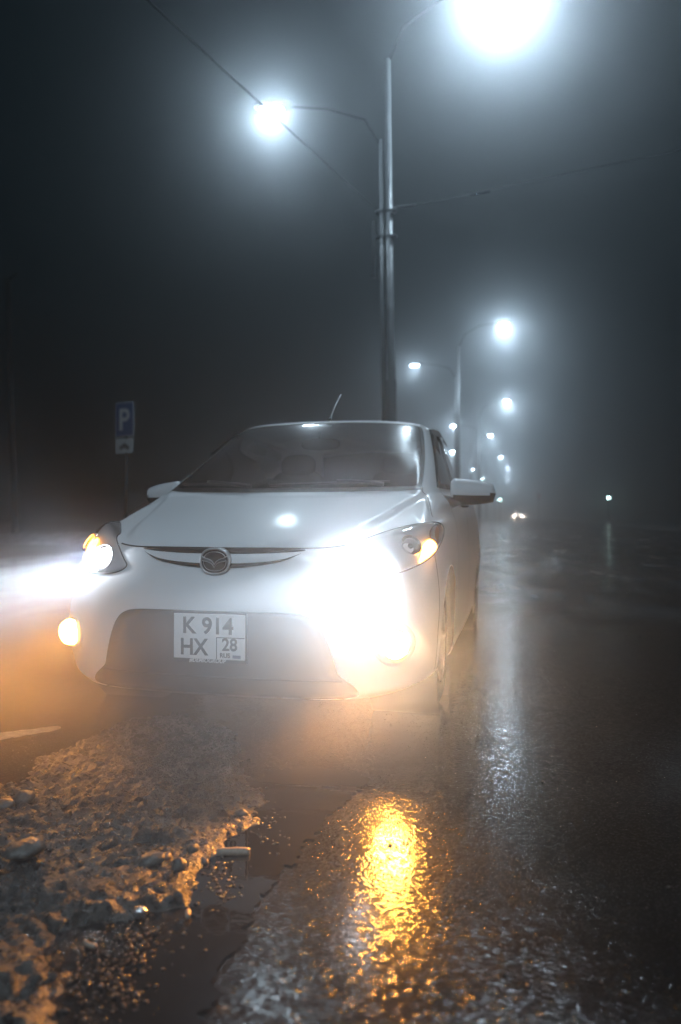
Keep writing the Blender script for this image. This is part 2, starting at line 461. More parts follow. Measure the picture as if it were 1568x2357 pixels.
all_v, all_f = extract([f for k in faces_by for f in faces_by[k]])
BVH = BVHTree.FromPolygons([Vector(v) for v in all_v], all_f)
def hit(o, d):
    p, n, i, t_ = BVH.ray_cast(Vector(o), Vector(d).normalized())
    if p is None: return None
    if n.dot(Vector(d)) > 0: n = -n
    return p, n
def on_body(px, py):
    return hit(CAM, ray(px, py))
def on_front(x, z):
    return hit((x, -1, z), (0, 1, 0))

def patch(outline, caster, off, rings=8, centre=None):
    """patch on the body inside an outline; off(t) = height over the paint, t = 0 centre .. 1 edge"""
    n = len(outline); o = [np.array(p, float) for p in outline]
    c = np.mean(o, 0) if centre is None else np.array(centre, float)
    vs = []; fs = []; prev = None
    def put(q, t):
        h = caster(*q)
        if h is None:
            k = 0.98
            while h is None and k > .3:
                h = caster(*(c + (np.array(q) - c) * k)); k -= .03
        return h[0] + h[1] * off(t)
    vs.append(put(c, 0))
    for k in range(1, rings + 1):
        t_ = k / rings
        for p in o: vs.append(put(c + (p - c) * t_, t_))
    for i in range(n): fs.append((0, 1 + i, 1 + (i + 1) % n))
    for k in range(1, rings):
        for i in range(n):
            a = 1 + (k - 1) * n; b = 1 + k * n
            fs.append((a + i, b + i, b + (i + 1) % n, a + (i + 1) % n))
    # turned-down rim so the patch closes on the paint
    base = len(vs); last = 1 + (rings - 1) * n
    for p in o:
        h = caster(*(c + (p - c) * 1.0)) or caster(*(c + (p - c) * .95))
        vs.append((h[0] - h[1] * .01) if h else vs[last])
    for i in range(n): fs.append((last + i, base + i, base + (i + 1) % n, last + (i + 1) % n))
    m = MB().add(vs, fs)
    # make faces look outward
    h = caster(*c)
    if h is not None:
        f = m.f[0]; nn = (m.v[f[1]] - m.v[f[0]]).cross(m.v[f[2]] - m.v[f[0]])
        if nn.dot(h[1]) < 0: m.f = [tuple(reversed(q)) for q in m.f]
    return m

def ribbon(path, w, off, sides=(1, -1)):
    """thin strip lying on the body along a path of (column, row) parameters"""
    pts = poly_smooth(path, 10, False)
    c = np.array([p[0] for p in pts]); r = np.array([p[1] for p in pts])
    p = surf(c, r); n = surf_n(c, r)
    tg = np.gradient(p, axis=0); b = np.cross(n, tg); b /= np.linalg.norm(b, axis=1)[:, None] + 1e-9
    m = MB()
    for sgn in sides:
        vs = []
        for k in range(len(p)):
            for s_ in (-1, 1):
                q = p[k] + n[k] * off + b[k] * s_ * w / 2
                vs.append(Vector((q[0] * sgn, q[1], q[2])))
        fs = [(2 * k, 2 * k + 1, 2 * k + 3, 2 * k + 2) for k in range(len(p) - 1)]
        m.add(vs, fs if sgn == 1 else [tuple(reversed(f)) for f in fs])
    return m

car = empty('hatchback_car', (0, 1.95, 0))
tag(car, 'white hatchback car with lit headlights and amber fog lamps parked on wet road', 'car')
parts = {}
for nm, m_ in (('body', M_paint), ('hood', M_paint), ('bumper', M_paint)):
    parts[nm] = mesh_obj(nm, *extract(faces_by[nm]), m_, car)
parts['windscreen'] = mesh_obj('windscreen', *extract(faces_by['windscreen']), M_glass, car)
mesh_obj('rear_window', *extract(faces_by['rear_window']), M_sideglass, car)
for sgn in (1, -1):
    mesh_obj('side_window', *extract(faces_by['side_window'], sides=(sgn,)), M_sideglass, car)
    for nm in ('front_door', 'rear_door'):
        dr = mesh_obj(nm, *extract(faces_by[nm], sides=(sgn,)), M_paint, car)
        c0 = 8.62 if nm == 'front_door' else 10.25
        p = surf(c0, 6.4)[0]; n = surf_n(c0, 6.4)[0]
        hb = MB()
        q = [Vector((p[0] + n[0] * k, p[1] + dy, p[2] + .004 * (1 - abs(i - 3) / 3))) for i, (dy, k) in enumerate(((-.11, .0), (-.09, .03), (-.05, .042), (0, .046), (.05, .042), (.09, .03), (.11, .0)))]
        hb.tube(q, [.010, .013, .014, .014, .014, .013, .010], 10)
        if sgn == -1: hb = hb.mirror()
        hb.build('handle', M_chrome, dr)

# panel gaps
ribbon([(0, 5.0), (1, 5.0), (2, 5.0), (2.4, 5.0)], .007, .0015).build('hood_gap', M_gap, car)
for sg_ in (1, -1): ribbon([(6, 5.9), (6, 6.5), (6, 7.5), (6, 8.5), (6.02, 9.0)], .006, .0015, (sg_,)).build('fender_gap', M_gap, car)
for sg_ in (1, -1): ribbon([(5, 1.0), (5, 2), (5, 3.3), (5, 4.4)], .005, .0015, (sg_,)).build('bumper_gap', M_gap, car)
for c0 in (7 + 4 / 12, 9.0):
    for sg_ in (1, -1): ribbon([(c0, 1.0), (c0, 3), (c0, 5), (c0, 7), (c0, 9.0)], .006, .0015, (sg_,)).build('door_gap', M_gap, car)
# window surrounds
ribbon([(0, 9.03), (2, 9.03), (4, 9.03), (5.6, 9.03), (5.93, 9.2), (5.97, 10), (5.95, 10.8), (5.6, 10.97), (4, 10.985), (2, 10.985), (0, 10.985)], .022, .002).build('windscreen_seal', M_black, car)
ribbon([(0, 8.93), (2, 8.93), (4, 8.93), (6, 8.97)], .03, .003).build('cowl_strip', M_black, car)
for sg_ in (1, -1): ribbon([(7.1, 9.1), (8, 9.06), (9, 9.06), (10, 9.06), (11.3, 9.1), (11.5, 10), (11.3, 10.9), (10, 10.95), (9, 10.95), (8, 10.95), (7.3, 10.9), (7.1, 10), (7.1, 9.1)], .03, .003, (sg_,)).build('window_frame', M_black, car)
for sg_ in (1, -1): ribbon([(9.0, 9.1), (9.0, 10), (9.0, 10.9)], .08, .004, (sg_,)).build('door_pillar', M_black, car)
for sg_ in (1, -1): ribbon([(7.2, 11.02), (8, 11.12), (9, 11.12), (10, 11.1), (11, 11.05)], .012, .006, (sg_,)).build('roof_moulding', M_black, car)
# rain visor over the side windows
for sg_ in (1, -1): ribbon([(7.25, 10.1), (7.4, 10.75), (8, 10.85), (9, 10.87), (10, 10.85)], .05, .02, (sg_,)).build('window_visor', M_dash, car)

# ---- front openings
def rounded(pts, k=6): return poly_smooth(pts, k)
half = [(0, .508), (.20, .508), (.33, .505), (.385, .492), (.42, .462), (.45, .40), (.478, .31), (.492, .27), (.545, .225), (.55, .19), (.45, .178), (.25, .172), (0, .172)]
out = half + [(-x, z) for x, z in half[-2:0:-1]]
intake = patch(poly_smooth(out, 4), on_front, lambda t_: .004, 10, (0, .33)).build('lower_grille', M_intake, car)
bars = MB()
for z_ in (.25,):
    w_ = .50 if z_ < .3 else (.46 if z_ < .4 else .40)
    pts = []
    for k in range(25):
        x = -w_ + 2 * w_ * k / 24; h = on_front(x, z_); pts.append(h[0] + h[1] * .005)
    bars.tube(pts, .004, 6)
bars.build('grille_bar', M_gap, intake)
up = [(0, .7445), (.18, .7445), (.30, .744), (.345, .741), (.30, .735), (.18, .729), (0, .727)]
patch(poly_smooth(up + [(-x, z) for x, z in up[-2:0:-1]], 4), on_front, lambda t_: .004, 3, (0, .736)).build('upper_slot', M_gap, car)
def slot(sgn):
    top = [(.33, .728), (.27, .708), (.20, .697), (.12, .691), (.06, .689)]
    bot = [(.06, .676), (.12, .679), (.20, .687), (.27, .701)]
    vs = []
    tp = poly_smooth(top, 5, False); bt = poly_smooth([(.06, .672), (.12, .676), (.20, .686), (.27, .701), (.33, .727)], 5, False)[::-1]
    m = MB()
    for a, b in zip(tp, bt):
        for q in (a, b):
            h = on_front(q[0] * sgn, q[1]); vs.append(h[0] + h[1] * .004)
    m.add(vs, [((2 * k, 2 * k + 1, 2 * k + 3, 2 * k + 2) if sgn > 0 else (2 * k, 2 * k + 2, 2 * k + 3, 2 * k + 1)) for k in range(len(tp) - 1)])
    return m
for sgn in (1, -1): slot(sgn).build('grille_slot', M_gap, car)

# ---- emblem
hb = on_front(0, .697)
ey = hb[0].y
def em(x, z, d): return Vector((x, ey - .012 - d, .698 + z))
def pe(x): return math.copysign(abs(x) ** .85, x)
def ellring(a, b, r_, d, n=48, flat=1.0):
    m = MB(); pts = [em(a * pe(math.cos(2 * math.pi * k / n)), b * pe(math.sin(2 * math.pi * k / n)), d) for k in range(n + 1)]
    return m.tube(pts, r_, 8, False)
def elldisc(a, b, d0, d1, n=48):
    m = MB(); vs = [em(a * pe(math.cos(2 * math.pi * k / n)), b * pe(math.sin(2 * math.pi * k / n)), d) for d in (d0, d1) for k in range(n)]
    return m.add(vs, [tuple(reversed(range(n, 2 * n)))] + [(k, (k + 1) % n, n + (k + 1) % n, n + k) for k in range(n)])
emblem = elldisc(.062, .052, -.03, .004).build('emblem', M_badge, car, True)
elldisc(.056, .046, .004, .0055).build('emblem_field', M_emblem_dark, emblem, False)
rg = ellring(.059, .049, .0045, .005)
rg.build('emblem_ring', M_badge, emblem)
wing = MB(); outl = ellring(.047, .037, .0013, .006)
for sgn in (1, -1):
    top = poly_smooth([(0, -.012), (.010, .002), (.026, .010), (.040, .014), (.052, .021)], 5, False)
    bot = poly_smooth([(0, -.026), (.010, -.010), (.024, -.003), (.038, .000), (.050, .004)], 5, False)
    vs = []
    for a, b in zip(top, bot): vs += [em(a[0] * sgn, a[1], .010), em(b[0] * sgn, b[1], .010), em(a[0] * sgn, a[1], .004), em(b[0] * sgn, b[1], .004)]
    fs = []
    for k in range(len(top) - 1):
        q = 4 * k
        fs += [(q, q + 1, q + 5, q + 4), (q + 2, q, q + 4, q + 6), (q + 1, q + 3, q + 7, q + 5)]
    wing.add(vs, fs if sgn < 0 else [tuple(reversed(f)) for f in fs])
    outl.tube([em(p[0] * sgn, p[1], .0105) for p in top], .0013, 6); outl.tube([em(p[0] * sgn, p[1], .0105) for p in bot], .0013, 6)
wing.build('emblem_wings', M_wing, emblem)
outl.build('emblem_outline', M_badge, emblem)

# ---- number plate
def text_mesh(txt, size, shear=0.0, sx=1.0):
    cu = bpy.data.curves.new('t', 'FONT'); cu.body = txt; cu.size = size; cu.shear = shear
    cu.align_x = 'CENTER'; cu.extrude = 0.0006; cu.offset = size * .022; cu.space_character = 1.0
    o = bpy.data.objects.new('t', cu); COL.objects.link(o)
    me = bpy.data.meshes.new_from_object(o.evaluated_get(bpy.context.evaluated_depsgraph_get()))
    v = [Vector((p.co.x * sx, p.co.y, p.co.z)) for p in me.vertices]; f = [tuple(p.vertices) for p in me.polygons]
    bpy.data.objects.remove(o); bpy.data.curves.remove(cu); bpy.data.meshes.remove(me)
    return v, f
PY, PZ = -.030, .414
def on_plate(x, z, d=0.0): return Vector((x, PY - d, PZ + z))
pl = MB().box((0, PY + .006, PZ), (.292, .010, .172))
plate = bevel(pl.build('number_plate', M_plate, car, False), .002)
fr = MB()
fr.box((0, PY + .012, PZ - .004), (.304, .014, .196))
bevel(fr.build('plate_holder', M_black, car, False), .003)
def lettering(name, txt, size, x, z, m_, sx=1.0, shear=0.0, bold=.0):
    v, f = text_mesh(txt, size, shear, sx)
    w = [on_plate(x + p.x, z + p.y, .0005 + p.z + .0008) for p in v]
    return MB().add(w, f).build(name, m_, plate, False)
lettering('lettering', 'K', .088, -.082, .012, M_ink, .95)
lettering('lettering', '914', .088, .036, .012, M_ink, .98)
lettering('lettering', 'HX', .088, -.062, -.070, M_ink, .9)
lettering('region_number', '28', .066, .085, -.050, M_ink, .95)
lettering('country_letters', 'RUS', .024, .066, -.077, M_ink, 1.0)
lettering('group_lettering', '#DEMIOGROUP', .021, -.006, -.098, M_whiteink, 1.0, .25)
bx = MB()
for a, b in (((.032, -.002, ), (.145, -.002)), ((.032, -.085), (.032, -.002))):
    bx.box(on_plate((a[0] + b[0]) / 2, (a[1] + b[1]) / 2, .001), (max(.003, abs(a[0] - b[0])), .001, max(.003, abs(a[1] - b[1]))))
bx.build('region_frame', M_ink, plate, False)
fl = MB().box(on_plate(.113, -.073, .001), (.032, .001, .012)).build('flag', mat('flag_blue', (.12, .12, .2), .5), plate, False)

# ---- headlights: outlines on the right-hand side of the picture, mirrored for the other lamp
def z3(a, b): return ((1150 + a / 2.24) * .6125, (1900 + b / 2.24) * .6125)
HL = [z3(*p) for p in ((130, 540), (180, 480), (300, 385), (450, 308), (620, 240), (800, 187), (950, 155), (1080, 142), (1135, 155), (1158, 200), (1150, 270), (1115, 350), (1050, 435), (940, 505), (780, 570), (600, 615), (400, 620), (220, 595))]
HLs = poly_smooth(HL, 4)
AMB = poly_smooth([z3(*p) for p in ((1030, 292), (1075, 318), (1085, 365), (1050, 415), (1000, 455), (948, 485), (962, 420), (985, 330))], 4)
DUL = poly_smooth([z3(*p) for p in ((1040, 215), (1080, 165), (1125, 165), (1150, 205), (1140, 265), (1105, 330), (1085, 320), (1045, 280))], 4)
def both(name, m, material, parents, **kw):
    res = []
    for sgn, par in zip((1, -1), parents):
        q = m if sgn == 1 else m.mirror()
        res.append(q.build(name, material, par, **kw))
    return res
hl = both('headlight', patch(HLs, on_body, lambda t_: .002, 8), M_housing, (car, car))
both('lens', patch(HLs, on_body, lambda t_: .004 + .016 * (1 - t_ ** 2.0), 12), M_lens, hl)
patch(AMB, on_body, lambda t_: .008 + .020 * (1 - t_ ** 2), 6).build('indicator_or_reflection', M_amber, hl[0])
AMB_REFL_L = poly_smooth([(202, 1294), (205, 1266), (213, 1248), (223, 1238), (228, 1245), (220, 1262), (213, 1298)], 4)
patch(AMB_REFL_L, on_body, lambda t_: .010 + .012 * (1 - t_ ** 2), 6).build('indicator_or_reflection', M_amber, hl[1])  # glowing amber patch stands for indicator light reflected in the outer reflector
both('amber_reflector', patch(DUL, on_body, lambda t_: .005 + .006 * (1 - t_ ** 2), 6), M_amber_dull, hl)
def bowl(px, py, rad, depth, follow=0.0, lift=.016):
    p, n = on_body(px, py)
    nrm = Vector((.12, -1, .12)).normalized() * (1 - follow) + n * follow
    M_ = nrm.normalized().to_track_quat('Z', 'Y').to_matrix()
    m = MB().lathe([(rad, .012), (rad * 1.06, .006), (rad * .98, 0), (rad * .75, -depth * .5), (rad * .3, -depth), (0.001, -depth * 1.02)], p + n * lift, M_, 36)
    return m, p, n, M_
LOW = z3(440, 485)
bm1, lp, ln, LM = bowl(*LOW, .058, .012, .45, .010)
both('reflector', bm1, M_reflector, hl)
both('headlight_bulb', MB().ellipsoid(lp + ln * .014, (.044, .044, .016), LM), M_low, hl)
bm2, hp, hn, HM = bowl(*z3(872, 350), .046, .008, .85, .008)
both('reflector', bm2, M_reflector, hl)
both('main_beam_bulb', MB().ellipsoid(hp + hn * .006, (.012, .012, .010), HM), M_chrome, hl)
# lamp rim
rim = MB(); rp = []
for q in HLs + HLs[:1]:
    h = on_body(*q)
    if h: rp.append(h[0] + h[1] * .002)
rim.tube(rp, .0022, 6, False)
both('headlight_rim', rim, M_gap, hl)

# ---- fog lamps
fp, fn = on_front(.686, .385)
FM = Vector((.12, -1, 0)).normalized().to_track_quat('Z', 'Y').to_matrix()
bez = patch([(.686 + .072 * math.cos(a), .385 + .085 * math.sin(a)) for a in np.linspace(0, 2 * math.pi, 40)[:-1]], on_front, lambda t_: .004, 5)
fogs = both('fog_lamp', bez, M_paint, (car, car))
both('fog_reflector', MB().lathe([(.056, .018), (.06, .004), (.05, -.004)], fp + fn * .006, FM, 32), M_chrome, fogs)
both('fog_bulb', MB().ellipsoid(fp + fn * .012, (.053, .053, .015), FM), M_fog, fogs)

# ---- lamps' light
def spot(name, loc, direction, energy, col, size, blend, parent, sx=1.0, sy=1.0, rad=.03):
    l = bpy.data.lights.new(name, 'SPOT'); l.energy = energy; l.color = col; l.spot_size = size; l.spot_blend = blend; l.shadow_soft_size = rad
    o = bpy.data.objects.new(name, l); COL.objects.link(o)
    q = Vector(direction).normalized().to_track_quat('-Z', 'Y')
    o.matrix_world = Matrix.LocRotScale(Vector(loc), q, Vector((sx, sy, 1)))
    o.parent = parent
    if parent is not None: o.matrix_parent_inverse = parent_world(parent).inverted()
    return o
def point(name, loc, energy, col, parent, rad=.05):
    l = bpy.data.lights.new(name, 'POINT'); l.energy = energy; l.color = col; l.shadow_soft_size = rad
    o = bpy.data.objects.new(name, l); COL.objects.link(o); o.location = loc; o.parent = parent
    if parent is not None: o.matrix_parent_inverse = parent_world(parent).inverted()
    return o
HEAD_E, FOG_E, IND_E = 850, 30, .7
for sgn in (1, -1):
    p = Vector((lp.x * sgn, lp.y - .09, lp.z))
    if sgn > 0: spot('low_beam', p + Vector((.10, .05, .012)), (-.06, -1, -.06), HEAD_E * 2.3, (.76, .87, 1.0), R(9.5), .5, hl[0], 4.2, 1.0, .04)
    else: spot('low_beam', p, (-.17, -1, -.070), HEAD_E * .45, (.76, .87, 1.0), R(9), .5, hl[1], 13.0, 1.0, .04)
    p = Vector((fp.x * sgn, fp.y - .06, fp.z))
    spot('fog_beam', p, (.05 * sgn, -1, -.09), FOG_E, (1.0, .42, .08), R(15), .6, fogs[0 if sgn > 0 else 1], 7.0, 1.0, .045)
    spot('fog_spill', p, (.16, -1, .12) if sgn > 0 else (.05, -1, -.3), 200 if sgn > 0 else 40, (1.0, .60, .30) if sgn > 0 else (1.0, .36, .05), R(38) if sgn > 0 else R(104), .6, fogs[0 if sgn > 0 else 1], 1, 1, .045)
    spot('fog_low', p, (.06 * sgn, -1, -.42), 480 if sgn > 0 else 60, (1.0, .36, .045), R(46), 1.0, fogs[0 if sgn > 0 else 1], 1.3, 1, .05)
    p = Vector((lp.x * sgn, lp.y - .05, lp.z))
    spot('headlight_spill', p, (0, -1, .12), 90, (.76, .87, 1.0), R(60), .7, hl[0 if sgn > 0 else 1], 1, 1, .05)
    q = lp + ln * .033; point('headlight_glow', (q.x * sgn, q.y, q.z), 4, (.86, .92, 1.0), hl[0 if sgn > 0 else 1], .012)
    ap = on_body(*z3(1040, 370)) if sgn > 0 else on_body(211, 1266); p = ap[0] + ap[1] * .05; p.x *= sgn
spot('indicator_glow', (p.x * sgn, p.y, p.z), (.5 * sgn, -1, 0), IND_E * (1 if sgn > 0 else .35), (1.0, .36, .04), R(130), .5, hl[0 if sgn > 0 else 1], 1, 1, .02)

# ---- mirrors
def mirror_part(lower):
    m = MB(); vs = []; fs = []; nu, nv = 28, 16
    for i in range(nv + 1):
        s_ = i / nv                                  # inner -> outer
        x = .795 + .235 * s_
        hgt = .074 * (1 - .18 * s_ - .55 * max(0, s_ - .45) ** 1.6) * (1 if s_ < .93 else math.sqrt(max(0, 1 - ((s_ - .93) / .07) ** 2)) * .75 + .25 * (s_ < 1))
        dep = .085 * (1 - .25 * s_) * (1 if s_ < .9 else math.sqrt(max(.02, 1 - ((s_ - .9) / .1) ** 2)))
        if i == 0: hgt *= .75; dep *= .8
        zc = 1.006 - .010 * s_
        yc = 1.40 + .06 * s_
        for k in range(nu):
            a = 2 * math.pi * k / nu
            ca, sa = math.cos(a), math.sin(a)
            e = .88
            vs.append(Vector((x, yc - dep * math.copysign(abs(ca) ** e, ca) * (1 if ca > 0 else .35), zc + hgt * math.copysign(abs(sa) ** e, sa))))
    for i in range(nv):
        for k in range(nu):
            z_ = (vs[i * nu + k].z + vs[i * nu + (k + 1) % nu].z) / 2
            split = .980 + .018 * max(0, i / nv - .7) * 4
            if (z_ < split) == lower:
                fs.append((i * nu + k, i * nu + (k + 1) % nu, (i + 1) * nu + (k + 1) % nu, (i + 1) * nu + k))
    if not lower:
        fs.append(tuple(k for k in range(nu)))
        fs.append(tuple(nv * nu + k for k in reversed(range(nu))))
    m.add(vs, fs); return m
mir = both('wing_mirror', mirror_part(False), M_paint, (car, car))
both('mirror_base', mirror_part(True), M_black, mir)
stalk = MB()
stalk.tube([(.725, 1.27, .955), (.76, 1.31, .945), (.80, 1.36, .948), (.84, 1.39, .955)], [.045, .04, .032, .024], 12)
both('mirror_stalk', stalk, M_black, mir)
tri = MB()
a_ = [surf(c, r)[0] for c, r in ((7.02, 9.0), (7.45, 9.0), (7.12, 9.62))]
nn = Vector(surf_n(7.2, 9.2)[0])
v_ = [Vector(q) + nn * .006 for q in a_] + [Vector(q) - nn * .01 for q in a_]
tri.add(v_, [(0, 1, 2), (3, 5, 4), (0, 3, 4, 1), (1, 4, 5, 2), (2, 5, 3, 0)])
both('mirror_corner', tri, M_black, mir, smooth=False)

# ---- wipers
def on_screen(c, r, d=.012):
    p = surf(abs(c), r)[0]; n = surf_n(abs(c), r)[0]; q = p + n * d
    return Vector((q[0] if c >= 0 else -q[0], q[1], q[2]))
for base, tip, b0, b1 in (((-1.2, 9.02), (-3.4, 9.17), (-1.6, 9.10), (-5.2, 9.13)), ((3.6, 9.02), (1.6, 9.17), (3.9, 9.16), (-.6, 9.10))):
    wm = MB()
    wm.tube([on_screen(base[0] + (tip[0] - base[0]) * k / 8, base[1] + (tip[1] - base[1]) * k / 8, .02 + .008 * math.sin(k / 8 * 3.1)) for k in range(9)], [.010] * 3 + [.007] * 6, 8)
    w_ = wm.build('wiper', M_black, car)
    wb = MB().tube([on_screen(b0[0] + (b1[0] - b0[0]) * k / 12, b0[1] + (b1[1] - b0[1]) * k / 12 + .03 * math.sin(k / 12 * 3.14), .012) for k in range(13)], .006, 6)
    wb.build('wiper_blade', M_black, w_)

# ---- antenna
ab = Vector((0, 1.84, 1.452))
an = MB().lathe([(.022, -.01), (.02, .012), (.012, .028), (.007, .04), (.001, .042)], ab, Matrix.Rotation(R(-25), 3, 'X'), 16).build('antenna', M_black, car)
MB().tube([ab + Vector((0, .012, .03)), ab + Vector((0, .12, .11)), ab + Vector((0, .30, .225))], [.005, .004, .003], 6).build('antenna_rod', M_plate, an)  # white colour stands in for chrome reflecting the lamps

# ---- wheels
for wy, wz in WHEELS:
    for sgn in (1, -1):
        Mx = Vector((sgn, 0, 0)).to_track_quat('Z', 'Y').to_matrix()
        c_ = Vector((sgn * .715, wy, wz - .005))
        wh = empty('wheel', c_); wh.parent = car; wh.matrix_parent_inverse = parent_world(car).inverted()
        MB().lathe([(.19, -.08), (.25, -.09), (.285, -.075), (.295, -.03), (.295, .03), (.285, .075), (.25, .09), (.19, .085)], c_, Mx, 48).build('tyre', M_tyre, wh)
        rm = MB().lathe([(.195, .085), (.185, .07), (.175, .04), (.17, -.06)], c_, Mx, 40)
        for k in range(7):
            a = 2 * math.pi * k / 7
            rm.tube([c_ + Mx @ Vector((.03 * math.cos(a), .03 * math.sin(a), .06)), c_ + Mx @ Vector((.18 * math.cos(a), .18 * math.sin(a), .072))], [.024, .018], 6)
        rm.lathe([(.001, .075), (.04, .07), (.05, .05)], c_, Mx, 20)
        rm.build('rim', M_rim, wh)
        # dark wheel well
        MB().lathe([(ARCH_R + .004, .10), (ARCH_R + .004, -.2), (.05, -.2)], c_, Mx, 40).build('wheel_well', M_gap, car)
# underside pan
MB().add([(-.5, .09, .175), (.5, .09, .175), (.64, .22, .185), (.70, .40, .19), (.55, .46, .19), (.55, 3.7, .19), (-.55, 3.7, .19), (-.55, .46, .19), (-.70, .40, .19), (-.64, .22, .185)], [tuple(reversed(range(10)))]).build('underside', M_gap, car, False)

# ---- interior
db = MB()
prof = [(1.02, .98), (1.25, .985), (1.45, .975), (1.52, .93), (1.50, .8), (1.45, .6)]
vs = [(x, y, z) for (y, z) in prof for x in (-.68, -.3, 0, .3, .68)]
db.add(vs, [(i * 5 + j, i * 5 + j + 1, (i + 1) * 5 + j + 1, (i + 1) * 5 + j) for i in range(len(prof) - 1) for j in range(4)])
db.build('dashboard', M_dash, car)
for sx_ in (-.36, .36):
    st = MB()
    st.ellipsoid((sx_, 2.02, .56), (.25, .26, .09), None, 24, 12, .6)
    Mt = Matrix.Rotation(R(-18), 3, 'X')
    st.ellipsoid((sx_, 2.30, .88), (.235, .085, .33), Mt, 24, 14, .65)
    s_ = st.build('front_seat', M_interior, car)
    hr = MB().ellipsoid((sx_, 2.37, 1.22), (.125, .05, .085), Mt, 20, 12, .7)
    hr.build('headrest', M_interior, s_)
rsb = MB().ellipsoid((0, 3.05, .85), (.6, .09, .32), Matrix.Rotation(R(-15), 3, 'X'), 28, 14, .5)
rsb.build('rear_seat', M_interior, car)
swM = (Matrix.Rotation(R(65), 3, 'X'))
sw = MB(); swc = Vector((-.36, 1.66, .93))
sw.tube([swc + swM @ Vector((.18 * math.cos(2 * math.pi * k / 32), .18 * math.sin(2 * math.pi * k / 32), 0)) for k in range(33)], .015, 8, False)
for a in (0, math.pi, -math.pi / 2):
    sw.tube([swc, swc + swM @ Vector((.17 * math.cos(a), .17 * math.sin(a), 0))], .016, 6)
sw.tube([swc, swc + Vector((0, -.2, -.08))], .03, 8)
sw.build('steering_wheel', M_dash, car)
MB().ellipsoid((0, 1.62, 1.30), (.12, .015, .035), None, 20, 10, .7).tube([(0, 1.62, 1.32), (0, 1.60, 1.37)], .01, 6).build('inside_mirror', M_dash, car)
MB().ellipsoid((.06, 1.30, 1.0), (.006, .006, .006)).build('warning_light', M_red, car)

# ---- rain drops on the glass and hood
random.seed(4)
dm = MB()
def drop(p, n, s_):
    M_ = Vector(n).to_track_quat('Z', 'Y').to_matrix()
    dm.ellipsoid(p, (s_, s_, s_ * .55), M_, 8, 6)
for k in range(70):
    u = random.random()
    c_ = 5.9 - abs(random.gauss(0, .9)); r_ = random.uniform(9.5, 10.95)
    if c_ < .2: continue
    if r_ < 10.3 and random.random() < .5: continue
    p = surf(c_, r_)[0]; n = surf_n(c_, r_)[0]; dm_s = random.choice((.002, .0025, .003, .004))
    drop(Vector(p + n * .001), n, dm_s)
for k in range(40):
    c_ = random.uniform(4.6, 5.9); r_ = random.uniform(9.1, 10.7)
    p = surf(c_, r_)[0]; n = surf_n(c_, r_)[0]
    drop(Vector((-p[0] - n[0] * .001, p[1] + n[1] * .001, p[2] + n[2] * .001)), (-n[0], n[1], n[2]), random.choice((.002, .003, .0035)))
tag(dm.build('raindrops', M_drop, car), kind='stuff')

# ------------------------------------------------------------------ ground, road
def sheet(name, pts, z, m):
    return tag(mesh_obj(name, [(p[0], p[1], z) for p in pts], [tuple(range(len(pts)))], m, None, False), kind='structure')
sheet('ground', [(-900, -300), (900, -300), (900, 1500), (-900, 1500)], -.012, M_ground)
sheet('road', [(-9, -40), (9.5, -40), (9.5, 700), (-9, 700)], 0.0, M_asphalt)

# puddle between the ice and the carriageway
def gpoly(px): return [ground_at(x, y) for x, y in px]
def jitter(pts, amp, sc, seed=0):
    # resample finely, then shake at three scales so no edge reads as cut out
    fine = []
    for a, b in zip(pts, list(pts[1:]) + [pts[0]]):
        a = Vector(a[:3]); b = Vector(b[:3]); n_ = max(1, int((b - a).length / .006))
        fine += [a + (b - a) * (k / n_) for k in range(n_)]
    out = []; pts = fine
    for p in pts:
        v = Vector((p[0], p[1], seed))
        q = Vector((p[0], p[1], 0))
        for a_, s_ in ((amp, sc), (amp * .5, sc * 3.3), (amp * .3, sc * 8)):
            q += Vector((a_ * noise.noise(v * s_), a_ * noise.noise(v * s_ + Vector((9, 3, 1))), 0))
        out.append(q)
    return out
pud_px = [(690, 1770), (840, 1790), (760, 1880), (690, 1975), (610, 2070), (545, 2180), (500, 2280), (475, 2360), (455, 2480), (140, 2480), (230, 2357), (300, 2240), (365, 2165), (455, 2120), (430, 2060), (470, 1950), (520, 1850), (600, 1790)]
pud = jitter(poly_smooth([tuple(p)[:2] + (0,) for p in gpoly(pud_px)], 14), .03, 14)
puddle = sheet('puddle', pud, .004, M_water)
ln = gpoly([(-120, 1712), (0, 1690), (80, 1680), (135, 1674), (132, 1683), (75, 1693), (0, 1706), (-120, 1730)])
sheet('road_marking', jitter(poly_smooth([tuple(p)[:2] + (0,) for p in ln], 6), .01, 30), .005, M_line)

